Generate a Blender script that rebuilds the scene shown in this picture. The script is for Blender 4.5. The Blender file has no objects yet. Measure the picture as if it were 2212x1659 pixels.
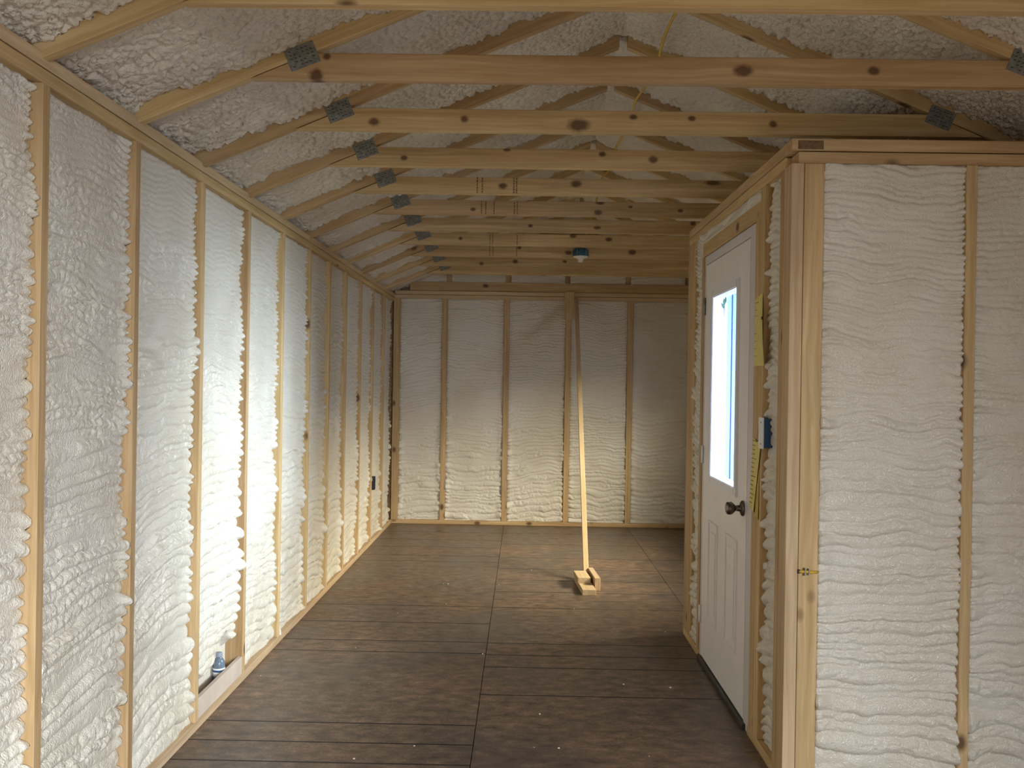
import bpy, bmesh, math, random
import numpy as np
from mathutils import Matrix, Vector

random.seed(7)
C = bpy.context.scene.collection

# ------------------------------------------------------------------ camera
cam_d = bpy.data.cameras.new('camera')
cam_d.sensor_fit = 'HORIZONTAL'
cam_d.sensor_width = 36.0
cam_d.lens = 1971.7 / 2212 * 36.0
cam_d.clip_start = 0.02
cam = bpy.data.objects.new('camera', cam_d)
C.objects.link(cam)
_r = Vector((0.999794, 0.012747, 0.015783))
_u = Vector((-0.015813, 0.002238, 0.999872))
_f = Vector((-0.01271, 0.999916, -0.002439))
cam.matrix_world = Matrix(((_r.x, _u.x, -_f.x, 0.0), (_r.y, _u.y, -_f.y, 0.0), (_r.z, _u.z, -_f.z, 1.43186), (0, 0, 0, 1)))
bpy.context.scene.camera = cam

# ------------------------------------------------------------------ world, daylight, exposure
w = bpy.data.worlds.new('sky')
bpy.context.scene.world = w
w.use_nodes = True
wn = w.node_tree
wn.nodes['Background'].inputs['Color'].default_value = (0.80, 0.90, 1.0, 1)
wn.nodes['Background'].inputs['Strength'].default_value = 1.3


def area(name, loc, target, sx, sy, watts, col, spread=180):
    d = bpy.data.lights.new(name, 'AREA')
    d.shape = 'RECTANGLE'
    d.size, d.size_y = sx, sy
    d.energy = watts
    d.color = col
    d.spread = math.radians(spread)
    o = bpy.data.objects.new(name, d)
    C.objects.link(o)
    o.location = loc
    o.rotation_euler = (Vector(target) - Vector(loc)).to_track_quat('-Z', 'Y').to_euler()
    return o


area('daylight_porch', (3.4, 4.2, 1.95), (0.94, 4.25, 1.3), 2.3, 1.5, 460, (0.74, 0.86, 1.0), 125)
area('daylight_rear_window', (4.2, 5.4, 2.75), (2.2, 6.4, 1.45), 3.8, 1.0, 490, (1.0, 0.92, 0.68), 140)
area('daylight_front_doorway', (2.6, -3.0, 2.45), (0.6, -0.6, 1.1), 2.4, 1.6, 1120, (0.84, 0.91, 1.0))

vs = bpy.context.scene.view_settings
vs.view_transform = 'Standard'
vs.look = 'None'
vs.gamma = 1.0
vs.use_curve_mapping = False
vs.exposure = 0.4
bpy.context.scene.cycles.max_bounces = 8
bpy.context.scene.cycles.diffuse_bounces = 5
bpy.context.scene.cycles.transparent_max_bounces = 12

# ------------------------------------------------------------------ constants (metres)
XL = -1.301          # faces of the studs on the left wall
XR = 2.18            # faces of the studs on the right wall
YB = 9.10            # faces of the studs on the back wall
XD = 0.939           # faces of the studs around the entry door
YN = 3.251           # faces of the studs on the porch side wall
YF = -1.2
RX = 0.44            # ridge
SL = 5.0 / 12.0
TY = [2.4235 + 0.6096 * k for k in range(11)]
STUD_L = [2.472, 3.062, 3.690, 4.309, 4.926, 5.547, 6.112, 6.680, 7.290, 7.886, 8.503]


# ------------------------------------------------------------------ node helpers
def new_mat(name):
    m = bpy.data.materials.new(name)
    m.use_nodes = True
    nt = m.node_tree
    b = nt.nodes['Principled BSDF']
    return m, nt, b


def N(nt, typ, **kw):
    n = nt.nodes.new(typ)
    for k, v in kw.items():
        if k in n.inputs and not hasattr(n, k):
            n.inputs[k].default_value = v
        else:
            setattr(n, k, v)
    return n


def L(nt, a, b):
    nt.links.new(a, b)


def ramp(nt, stops):
    r = nt.nodes.new('ShaderNodeValToRGB')
    e = r.color_ramp.elements
    while len(e) > 1:
        e.remove(e[-1])
    e[0].position, e[0].color = stops[0][0], (*stops[0][1], 1)
    for p, c in stops[1:]:
        x = e.new(p)
        x.color = (*c, 1)
    return r


def mapping(nt, scale, coord='Object', off=None):
    tc = nt.nodes.new('ShaderNodeTexCoord')
    mp = nt.nodes.new('ShaderNodeMapping')
    mp.inputs['Scale'].default_value = scale
    L(nt, tc.outputs[coord], mp.inputs['Vector'])
    return mp


def noise(nt, vec, scale, detail=3, rough=0.5):
    n = nt.nodes.new('ShaderNodeTexNoise')
    n.inputs['Scale'].default_value = scale
    n.inputs['Detail'].default_value = detail
    n.inputs['Roughness'].default_value = rough
    if vec is not None:
        L(nt, vec, n.inputs['Vector'])
    return n


def math_n(nt, op, a, b=None):
    n = nt.nodes.new('ShaderNodeMath')
    n.operation = op
    for i, x in enumerate((a, b)):
        if x is None:
            continue
        if isinstance(x, (int, float)):
            n.inputs[i].default_value = x
        else:
            L(nt, x, n.inputs[i])
    return n.outputs[0]


def mix_col(nt, fac, a, b, mode='MIX'):
    n = nt.nodes.new('ShaderNodeMix')
    n.data_type = 'RGBA'
    n.blend_type = mode
    fs, asock, bs = n.inputs[0], n.inputs[6], n.inputs[7]
    for sock, x in ((fs, fac), (asock, a), (bs, b)):
        if isinstance(x, (int, float)):
            sock.default_value = x
        elif isinstance(x, tuple):
            sock.default_value = (*x, 1)
        else:
            L(nt, x, sock)
    return n.outputs[2]


def wood_mat(name, light, dark, knots=None, random_knots=True):
    """Pine: grain runs along the object's own X axis."""
    m, nt, b = new_mat(name)
    tc = N(nt, 'ShaderNodeTexCoord')
    info = N(nt, 'ShaderNodeObjectInfo')
    offs = N(nt, 'ShaderNodeCombineXYZ')
    L(nt, math_n(nt, 'MULTIPLY', info.outputs['Random'], 37.0), offs.inputs[0])
    L(nt, math_n(nt, 'MULTIPLY', info.outputs['Random'], 11.0), offs.inputs[1])
    L(nt, math_n(nt, 'MULTIPLY', info.outputs['Random'], 23.0), offs.inputs[2])
    add = N(nt, 'ShaderNodeVectorMath', operation='ADD')
    L(nt, tc.outputs['Object'], add.inputs[0])
    L(nt, offs.outputs[0], add.inputs[1])
    # slow wander of the rings
    mp0 = N(nt, 'ShaderNodeMapping')
    mp0.inputs['Scale'].default_value = (2.2, 9, 9)
    L(nt, add.outputs[0], mp0.inputs['Vector'])
    n0 = noise(nt, mp0.outputs[0], 1.0, 2)
    mp = N(nt, 'ShaderNodeMapping')
    mp.inputs['Scale'].default_value = (1.1, 55, 55)
    L(nt, add.outputs[0], mp.inputs['Vector'])
    wob = N(nt, 'ShaderNodeVectorMath', operation='MULTIPLY_ADD')
    L(nt, n0.outputs['Color'], wob.inputs[0])
    wob.inputs[1].default_value = (0.0, 2.6, 2.6)
    L(nt, mp.outputs[0], wob.inputs[2])
    n1 = noise(nt, wob.outputs[0], 1.0, 3, 0.6)
    r1 = ramp(nt, [(0.30, dark), (0.52, tuple(0.5 * (a + c) for a, c in zip(light, dark))), (0.70, light)])
    L(nt, n1.outputs['Fac'], r1.inputs['Fac'])
    n2 = noise(nt, mp0.outputs[0], 0.6, 2)
    tone = ramp(nt, [(0.3, (0.84, 0.80, 0.76)), (0.7, (1.08, 1.06, 1.04))])
    L(nt, n2.outputs['Fac'], tone.inputs['Fac'])
    col = mix_col(nt, 1.0, r1.outputs['Color'], tone.outputs['Color'], 'MULTIPLY')
    # tone of each board
    hue = N(nt, 'ShaderNodeHueSaturation')
    L(nt, math_n(nt, 'ADD', math_n(nt, 'MULTIPLY', info.outputs['Random'], 0.24), 0.88), hue.inputs['Value'])
    L(nt, math_n(nt, 'ADD', math_n(nt, 'MULTIPLY', info.outputs['Random'], 0.012), 0.497), hue.inputs['Hue'])
    L(nt, col, hue.inputs['Color'])
    col = hue.outputs['Color']
    mask = None
    if random_knots:
        mpk = N(nt, 'ShaderNodeMapping')
        mpk.inputs['Scale'].default_value = (1.5, 7.5, 7.5)
        L(nt, add.outputs[0], mpk.inputs['Vector'])
        v = N(nt, 'ShaderNodeTexVoronoi')
        v.inputs['Scale'].default_value = 1.0
        L(nt, mpk.outputs[0], v.inputs['Vector'])
        # voronoi space is stretched: make the knot round again by weighting X
        d = N(nt, 'ShaderNodeVectorMath', operation='SUBTRACT')
        L(nt, mpk.outputs[0], d.inputs[0])
        L(nt, v.outputs['Position'], d.inputs[1])
        sc = N(nt, 'ShaderNodeVectorMath', operation='MULTIPLY')
        sc.inputs[1].default_value = (3.2, 1.0, 1.0)
        L(nt, d.outputs[0], sc.inputs[0])
        ln = N(nt, 'ShaderNodeVectorMath', operation='LENGTH')
        L(nt, sc.outputs[0], ln.inputs[0])
        mr = N(nt, 'ShaderNodeMapRange')
        mr.inputs['From Min'].default_value = 0.20
        mr.inputs['From Max'].default_value = 0.09
        L(nt, ln.outputs['Value'], mr.inputs['Value'])
        mask = mr.outputs[0]
    for (kx, kz, rx, rz) in (knots or []):
        s = N(nt, 'ShaderNodeVectorMath', operation='SUBTRACT')
        L(nt, tc.outputs['Object'], s.inputs[0])
        s.inputs[1].default_value = (kx, 0, kz)
        q = N(nt, 'ShaderNodeVectorMath', operation='MULTIPLY')
        L(nt, s.outputs[0], q.inputs[0])
        q.inputs[1].default_value = (1 / rx, 0, 1 / rz)
        nn = noise(nt, tc.outputs['Object'], 60, 2)
        ln = N(nt, 'ShaderNodeVectorMath', operation='LENGTH')
        L(nt, q.outputs[0], ln.inputs[0])
        dd = math_n(nt, 'ADD', ln.outputs['Value'], math_n(nt, 'MULTIPLY', nn.outputs['Fac'], 0.5))
        mr = N(nt, 'ShaderNodeMapRange')
        mr.inputs['From Min'].default_value = 1.5
        mr.inputs['From Max'].default_value = 0.85
        L(nt, dd, mr.inputs['Value'])
        mask = mr.outputs[0] if mask is None else math_n(nt, 'MAXIMUM', mask, mr.outputs[0])
    if mask is not None:
        col = mix_col(nt, math_n(nt, 'MULTIPLY', mask, 0.86), col, (0.085, 0.032, 0.012))
    L(nt, col, b.inputs['Base Color'])
    b.inputs['Roughness'].default_value = 0.62
    b.inputs['Specular IOR Level'].default_value = 0.3
    bp = N(nt, 'ShaderNodeBump')
    bp.inputs['Strength'].default_value = 0.18
    bp.inputs['Distance'].default_value = 0.002
    L(nt, n1.outputs['Fac'], bp.inputs['Height'])
    L(nt, bp.outputs[0], b.inputs['Normal'])
    return m


PINE_L, PINE_D = (0.62, 0.45, 0.25), (0.45, 0.285, 0.125)
M = {}
M['pine'] = wood_mat('pine_framing', PINE_L, PINE_D)
M['pine_clear'] = wood_mat('pine_clear', (0.64, 0.48, 0.305), (0.49, 0.34, 0.19), random_knots=False)
TK = {1: [(0.71, 2.473, 0.0338, 0.02), (1.14, 2.478, 0.0215, 0.0154), (-0.707, 2.441, 0.0246, 0.0246), (-0.672, 2.505, 0.0138, 0.0123)],
      2: [(-0.614, 2.462, 0.0222, 0.0166), (-0.253, 2.478, 0.0166, 0.0148), (0.203, 2.459, 0.0443, 0.0259), (0.42, 2.493, 0.0166, 0.0111), (0.653, 2.49, 0.0166, 0.0111), (0.975, 2.472, 0.0166, 0.0148)],
      3: [(-0.574, 2.468, 0.0173, 0.0129), (0.349, 2.497, 0.0173, 0.0129), (0.586, 2.474, 0.0216, 0.0173), (-0.095, 2.511, 0.0173, 0.0086)],
      4: [(-0.128, 2.473, 0.0247, 0.0173), (0.264, 2.49, 0.0296, 0.0197), (0.988, 2.505, 0.0444, 0.0148)],
      5: [(-0.319, 2.462, 0.0167, 0.0111), (0.43, 2.453, 0.025, 0.0167), (0.623, 2.489, 0.0139, 0.0083), (0.921, 2.471, 0.0167, 0.0111), (0.44, 2.510, 0.0278, 0.0111)],
      6: [(0.029, 2.472, 0.0185, 0.0123), (0.473, 2.465, 0.0247, 0.0123), (1.108, 2.502, 0.0185, 0.0154)],
      7: [(0.345, 2.508, 0.0271, 0.017), (0.606, 2.485, 0.0271, 0.017), (-0.479, 2.477, 0.0136, 0.0136)],
      8: [(0.342, 2.47, 0.0296, 0.0185), (0.851, 2.48, 0.0333, 0.0222), (-0.051, 2.505, 0.0185, 0.0148)],
      9: [(-0.089, 2.474, 0.0241, 0.0201), (-0.382, 2.452, 0.0201, 0.016), (0.34, 2.48, 0.0201, 0.012)]}
CHORD_Z = 2.474


def chord_mat(k):
    kn = [(x - RX, z - CHORD_Z, rx, rz) for x, z, rx, rz in TK.get(k, [])]
    return wood_mat('pine_chord', PINE_L, PINE_D, kn, random_knots=(k in (0, 10)))


def foam_mat(name, base, base2, rough):
    m, nt, b = new_mat(name)
    mp = mapping(nt, (1, 1, 1))
    n = noise(nt, mp.outputs[0], 2.6, 2)
    r = ramp(nt, [(0.35, base2), (0.62, base)])
    L(nt, n.outputs['Fac'], r.inputs['Fac'])
    L(nt, r.outputs['Color'], b.inputs['Base Color'])
    b.inputs['Roughness'].default_value = rough
    b.inputs['Specular IOR Level'].default_value = 0.4
    n2 = noise(nt, mp.outputs[0], 110, 1, 0.45)
    bp = N(nt, 'ShaderNodeBump')
    bp.inputs['Strength'].default_value = 0.5
    bp.inputs['Distance'].default_value = 0.004
    L(nt, math_n(nt, 'MULTIPLY', math_n(nt, 'ABSOLUTE', math_n(nt, 'SUBTRACT', n2.outputs['Fac'], 0.5)), -3.0), bp.inputs['Height'])
    L(nt, bp.outputs[0], b.inputs['Normal'])
    return m


M['foam'] = foam_mat('spray_foam', (0.69, 0.635, 0.535), (0.65, 0.585, 0.47), 0.30)
M['foam_roof'] = foam_mat('spray_foam_roof', (0.74, 0.67, 0.56), (0.64, 0.57, 0.47), 0.75)


def plain(name, col, rough=0.5, metal=0.0, spec=0.5, var=0.08, scale=25):
    m, nt, b = new_mat(name)
    mp = mapping(nt, (1, 1, 1))
    n = noise(nt, mp.outputs[0], scale, 3)
    lo = tuple(max(0, c * (1 - var)) for c in col)
    hi = tuple(min(1, c * (1 + var)) for c in col)
    r = ramp(nt, [(0.35, lo), (0.65, hi)])
    L(nt, n.outputs['Fac'], r.inputs['Fac'])
    L(nt, r.outputs['Color'], b.inputs['Base Color'])
    b.inputs['Roughness'].default_value = rough
    b.inputs['Metallic'].default_value = metal
    b.inputs['Specular IOR Level'].default_value = spec
    return m


M['sheathing'] = plain('osb_sheathing', (0.42, 0.29, 0.16), 0.8, var=0.25, scale=40)
M['door'] = plain('door_paint', (0.80, 0.745, 0.71), 0.42, var=0.02, scale=8)
M['jamb'] = plain('jamb_paint', (0.60, 0.56, 0.54), 0.5, var=0.03, scale=8)
M['lite'] = plain('lite_frame', (0.74, 0.72, 0.72), 0.4, var=0.02)
M['bronze'] = plain('threshold_bronze', (0.045, 0.035, 0.03), 0.5, var=0.1)
M['nickel'] = plain('dark_nickel', (0.16, 0.13, 0.11), 0.28, 1.0, var=0.05)
M['galv'] = plain('galvanised_steel', (0.25, 0.25, 0.225), 0.55, 0.6, var=0.22, scale=60)
M['blue'] = plain('blue_plastic', (0.018, 0.07, 0.19), 0.4, var=0.05)
M['teal'] = plain('blue_box_plastic', (0.012, 0.075, 0.13), 0.45, var=0.05)
M['white'] = plain('white_plastic', (0.74, 0.74, 0.74), 0.4, var=0.02)
M['porcelain'] = plain('porcelain', (0.72, 0.68, 0.63), 0.3, var=0.02)
M['yellow'] = plain('yellow_paper', (0.66, 0.54, 0.17), 0.7, var=0.06, scale=40)
M['yellow_dark'] = plain('yellow_paper_back', (0.50, 0.34, 0.07), 0.7, var=0.06, scale=40)
M['cable'] = plain('yellow_cable', (0.60, 0.38, 0.05), 0.5, var=0.05)
M['ink'] = plain('ink', (0.03, 0.025, 0.02), 0.8, var=0.1)
M['stamp'] = plain('stamp_ink', (0.16, 0.09, 0.04), 0.8, var=0.2, scale=90)
M['faint'] = plain('faint_print', (0.33, 0.25, 0.08), 0.8, var=0.1)
M['dark'] = plain('black_plastic', (0.012, 0.015, 0.03), 0.5, var=0.05)
M['shelf'] = plain('dusty_board', (0.52, 0.42, 0.34), 0.7, var=0.07, scale=10)
M['siding'] = plain('porch_siding', (0.17, 0.25, 0.47), 0.6, var=0.02)
M['jamb_out'] = plain('door_casing', (0.82, 0.84, 0.88), 0.5, var=0.02)
M['trim'] = plain('porch_trim', (0.30, 0.40, 0.60), 0.5, var=0.02)
M['leaf'] = plain('leaf_green', (0.02, 0.11, 0.07), 0.5, var=0.2)
M['ground'] = plain('pale_bounce_ground', (0.46, 0.43, 0.38), 0.9, var=0.2, scale=6)  # unseen ground outside, kept pale to bounce light in at the front
M['deck'] = plain('porch_boards', (0.34, 0.27, 0.19), 0.7, var=0.15, scale=10)
M['unseen_wall'] = plain('unseen_framing', (0.42, 0.34, 0.24), 0.8)  # one plain brown for the walls out of view


def floor_mat():
    m, nt, b = new_mat('subfloor_panel')
    tc = N(nt, 'ShaderNodeTexCoord')
    geo = N(nt, 'ShaderNodeNewGeometry')
    mp = N(nt, 'ShaderNodeMapping')
    mp.inputs['Scale'].default_value = (5.5, 9, 5)
    L(nt, geo.outputs['Position'], mp.inputs['Vector'])
    n1 = noise(nt, mp.outputs[0], 2.2, 6, 0.65)
    r1 = ramp(nt, [(0.30, (0.072, 0.056, 0.046)), (0.48, (0.140, 0.100, 0.072)), (0.60, (0.200, 0.140, 0.096)), (0.76, (0.29, 0.215, 0.155))])
    L(nt, n1.outputs['Fac'], r1.inputs['Fac'])
    n2 = noise(nt, mp.outputs[0], 16, 3, 0.6)
    r2 = ramp(nt, [(0.35, (0.72, 0.70, 0.70)), (0.65, (1.2, 1.18, 1.15))])
    L(nt, n2.outputs['Fac'], r2.inputs['Fac'])
    col = mix_col(nt, 1.0, r1.outputs['Color'], r2.outputs['Color'], 'MULTIPLY')
    n3 = noise(nt, geo.outputs['Position'], 1.6, 4)
    r3 = ramp(nt, [(0.36, (0.70, 0.74, 0.80)), (0.64, (1.16, 1.08, 1.0))])
    L(nt, n3.outputs['Fac'], r3.inputs['Fac'])
    col = mix_col(nt, 1.0, col, r3.outputs['Color'], 'MULTIPLY')
    L(nt, col, b.inputs['Base Color'])
    rr = ramp(nt, [(0.3, (0.30,) * 3), (0.7, (0.52,) * 3)])
    L(nt, n3.outputs['Fac'], rr.inputs['Fac'])
    L(nt, rr.outputs['Color'], b.inputs['Roughness'])
    b.inputs['Specular IOR Level'].default_value = 0.45
    bp = N(nt, 'ShaderNodeBump')
    bp.inputs['Strength'].default_value = 0.2
    bp.inputs['Distance'].default_value = 0.003
    L(nt, n2.outputs['Fac'], bp.inputs['Height'])
    L(nt, bp.outputs[0], b.inputs['Normal'])
    return m


M['floor'] = floor_mat()
M['line'] = plain('printed_line', (0.016, 0.013, 0.013), 0.6, var=0.3, scale=60)


def glass_mat():
    m = bpy.data.materials.new('window_glass')
    m.use_nodes = True
    nt = m.node_tree
    nt.nodes.remove(nt.nodes['Principled BSDF'])
    out = nt.nodes['Material Output']
    t = N(nt, 'ShaderNodeBsdfTransparent')
    t.inputs['Color'].default_value = (0.93, 0.96, 0.98, 1)
    g = N(nt, 'ShaderNodeBsdfGlossy')
    g.inputs['Roughness'].default_value = 0.02
    lw = N(nt, 'ShaderNodeLayerWeight')
    lw.inputs['Blend'].default_value = 0.5
    fac = math_n(nt, 'ADD', math_n(nt, 'MULTIPLY', math_n(nt, 'POWER', lw.outputs['Facing'], 5.0), 0.25), 0.03)
    mx = N(nt, 'ShaderNodeMixShader')
    L(nt, fac, mx.inputs[0])
    L(nt, t.outputs[0], mx.inputs[1])
    L(nt, g.outputs[0], mx.inputs[2])
    L(nt, mx.outputs[0], out.inputs['Surface'])
    return m


M['glass'] = glass_mat()


def bottle_mat():
    m, nt, b = new_mat('bottle_plastic')
    b.inputs['Base Color'].default_value = (0.20, 0.25, 0.31, 1)
    b.inputs['Roughness'].default_value = 0.12
    b.inputs['Transmission Weight'].default_value = 0.35
    b.inputs['IOR'].default_value = 1.3
    return m


M['bottle'] = bottle_mat()

# ------------------------------------------------------------------ object helpers
WORLD = {}


def link(name, me, mat, parent=None, mw=None):
    o = bpy.data.objects.new(name, me)
    C.objects.link(o)
    if mat is not None:
        for x in (mat if isinstance(mat, (list, tuple)) else [mat]):
            me.materials.append(x)
    mw = mw if mw is not None else Matrix.Identity(4)
    if parent is not None:
        o.parent = parent
        o.matrix_basis = WORLD[parent.name].inverted() @ mw
    else:
        o.matrix_basis = mw
    WORLD[o.name] = mw.copy()
    return o


def empty(name, loc):
    o = bpy.data.objects.new(name, None)
    o.empty_display_size = 0.05
    C.objects.link(o)
    mw = Matrix.Translation(loc)
    o.matrix_basis = mw
    WORLD[o.name] = mw
    return o


def tag(o, label=None, cat=None, group=None, kind=None):
    if label:
        o['label'] = label
    if cat:
        o['category'] = cat
    if group:
        o['group'] = group
    if kind:
        o['kind'] = kind
    return o


def thing(name, loc, label, cat, group=None):
    return tag(empty(name, loc), label, cat, group)


def bm_mesh(bm, name, smooth=False):
    bmesh.ops.recalc_face_normals(bm, faces=bm.faces)
    me = bpy.data.meshes.new(name)
    bm.to_mesh(me)
    bm.free()
    if smooth:
        me.polygons.foreach_set('use_smooth', [True] * len(me.polygons))
    return me


def bm_box(bm, x0, x1, y0, y1, z0, z1):
    v = [bm.verts.new(p) for p in ((x0, y0, z0), (x1, y0, z0), (x1, y1, z0), (x0, y1, z0), (x0, y0, z1), (x1, y0, z1), (x1, y1, z1), (x0, y1, z1))]
    for f in ((0, 3, 2, 1), (4, 5, 6, 7), (0, 1, 5, 4), (1, 2, 6, 5), (2, 3, 7, 6), (3, 0, 4, 7)):
        bm.faces.new([v[i] for i in f])
    return v


def prism(name, poly, origin, A, B, n0, n1, mat, parent=None, bev=0.0018):
    """Polygon (a, b) in the plane of A (length) and B, extruded n0..n1 along B x A."""
    A = Vector(A).normalized()
    B = Vector(B).normalized()
    Nn = B.cross(A)
    mw = Matrix(((A.x, Nn.x, B.x, origin[0]), (A.y, Nn.y, B.y, origin[1]), (A.z, Nn.z, B.z, origin[2]), (0, 0, 0, 1)))
    bm = bmesh.new()
    lo = [bm.verts.new((a, n0, b)) for a, b in poly]
    hi = [bm.verts.new((a, n1, b)) for a, b in poly]
    n = len(poly)
    bm.faces.new(lo)
    bm.faces.new(hi[::-1])
    for i in range(n):
        bm.faces.new((lo[i], hi[i], hi[(i + 1) % n], lo[(i + 1) % n]))
    if bev:
        bmesh.ops.bevel(bm, geom=list(bm.edges), offset=bev, segments=1, affect='EDGES', clamp_overlap=True)
    return link(name, bm_mesh(bm, name), mat, parent, mw)


def beam(name, x0, x1, y0, y1, z0, z1, mat, parent=None, bev=0.0018):
    """Axis-aligned board whose grain (local X) runs along its longest side."""
    d = (x1 - x0, y1 - y0, z1 - z0)
    ax = max(range(3), key=lambda i: d[i])
    A = [(1, 0, 0), (0, 1, 0), (0, 0, 1)][ax]
    B = [(0, 0, 1), (0, 0, 1), (1, 0, 0)][ax]
    c = ((x0 + x1) / 2, (y0 + y1) / 2, (z0 + z1) / 2)
    bi = 2 if ax != 2 else 0
    ni = 3 - ax - bi
    la, lb, ln = d[ax] / 2, d[bi] / 2, d[ni] / 2
    return prism(name, [(-la, -lb), (la, -lb), (la, lb), (-la, lb)], c, A, B, -ln, ln, mat, parent, bev)


def boxes(name, lst, mat, parent=None, bev=0.0, mw=None):
    bm = bmesh.new()
    for b in lst:
        bm_box(bm, *b)
    if bev:
        bmesh.ops.bevel(bm, geom=list(bm.edges), offset=bev, segments=2, affect='EDGES', clamp_overlap=True)
    return link(name, bm_mesh(bm, name), mat, parent, mw)


def lathe(name, prof, loc, axis, mat, parent=None, seg=24):
    """Profile (r, h) turned about an axis through loc."""
    ax = Vector(axis).normalized()
    q = Vector((0, 0, 1)).rotation_difference(ax).to_matrix().to_4x4()
    bm = bmesh.new()
    rings = []
    for r, h in prof:
        rings.append([bm.verts.new((r * math.cos(2 * math.pi * i / seg), r * math.sin(2 * math.pi * i / seg), h)) for i in range(seg)])
    for a, b in zip(rings, rings[1:]):
        for i in range(seg):
            j = (i + 1) % seg
            bm.faces.new((a[i], a[j], b[j], b[i]))
    bm.faces.new(rings[0][::-1])
    bm.faces.new(rings[-1])
    me = bm_mesh(bm, name, True)
    return link(name, me, mat, parent, Matrix.Translation(loc) @ q)


def tube(name, pts, r, mat, parent=None, seg=8):
    bm = bmesh.new()
    pts = [Vector(p) for p in pts]
    rings = []
    for i, p in enumerate(pts):
        t = (pts[min(i + 1, len(pts) - 1)] - pts[max(i - 1, 0)]).normalized()
        s = t.cross(Vector((0.31, 0.17, 0.93))).normalized()
        k = t.cross(s)
        rings.append([bm.verts.new(p + (s * math.cos(2 * math.pi * j / seg) + k * math.sin(2 * math.pi * j / seg)) * r) for j in range(seg)])
    for a, b in zip(rings, rings[1:]):
        for i in range(seg):
            j = (i + 1) % seg
            bm.faces.new((a[i], a[j], b[j], b[i]))
    bm.faces.new(rings[0][::-1])
    bm.faces.new(rings[-1])
    return link(name, bm_mesh(bm, name, True), mat, parent)


# ------------------------------------------------------------------ spray foam
_rng = np.random.default_rng(11)
_TAB = _rng.random((256, 256))


def vn(x, y, seed):
    x = x + seed * 17.37
    y = y + seed * 9.71
    xi = np.floor(x).astype(int)
    yi = np.floor(y).astype(int)
    fx, fy = x - xi, y - yi
    fx = fx * fx * fx * (fx * (fx * 6 - 15) + 10)
    fy = fy * fy * fy * (fy * (fy * 6 - 15) + 10)
    a = _TAB[xi & 255, yi & 255]
    b = _TAB[(xi + 1) & 255, yi & 255]
    c = _TAB[xi & 255, (yi + 1) & 255]
    d = _TAB[(xi + 1) & 255, (yi + 1) & 255]
    return (a + (b - a) * fx) * (1 - fy) + (c + (d - c) * fx) * fy


def sn(x, y, seed):
    return vn(x, y, seed) * 2 - 1


def fbm(x, y, seed, o=3):
    s, a = 0, 1.0
    for i in range(o):
        s = s + a * sn(x * 2 ** i, y * 2 ** i, seed + i * 3)
        a *= 0.5
    return s


def bubbles(x, y, seed):
    """Rounded lumps: distance to jittered cell points."""
    xi = np.floor(x).astype(int)
    yi = np.floor(y).astype(int)
    best = np.full(x.shape, 9.0)
    for dx in (-1, 0, 1):
        for dy in (-1, 0, 1):
            cx, cy = xi + dx, yi + dy
            jx = _TAB[(cx + seed * 31) & 255, (cy + seed * 7) & 255]
            jy = _TAB[(cx + seed * 13 + 91) & 255, (cy + seed * 57 + 40) & 255]
            best = np.minimum(best, (cx + jx - x) ** 2 + (cy + jy - y) ** 2)
    return np.sqrt(np.clip(1 - best / 0.46, 0, 1))


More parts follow.
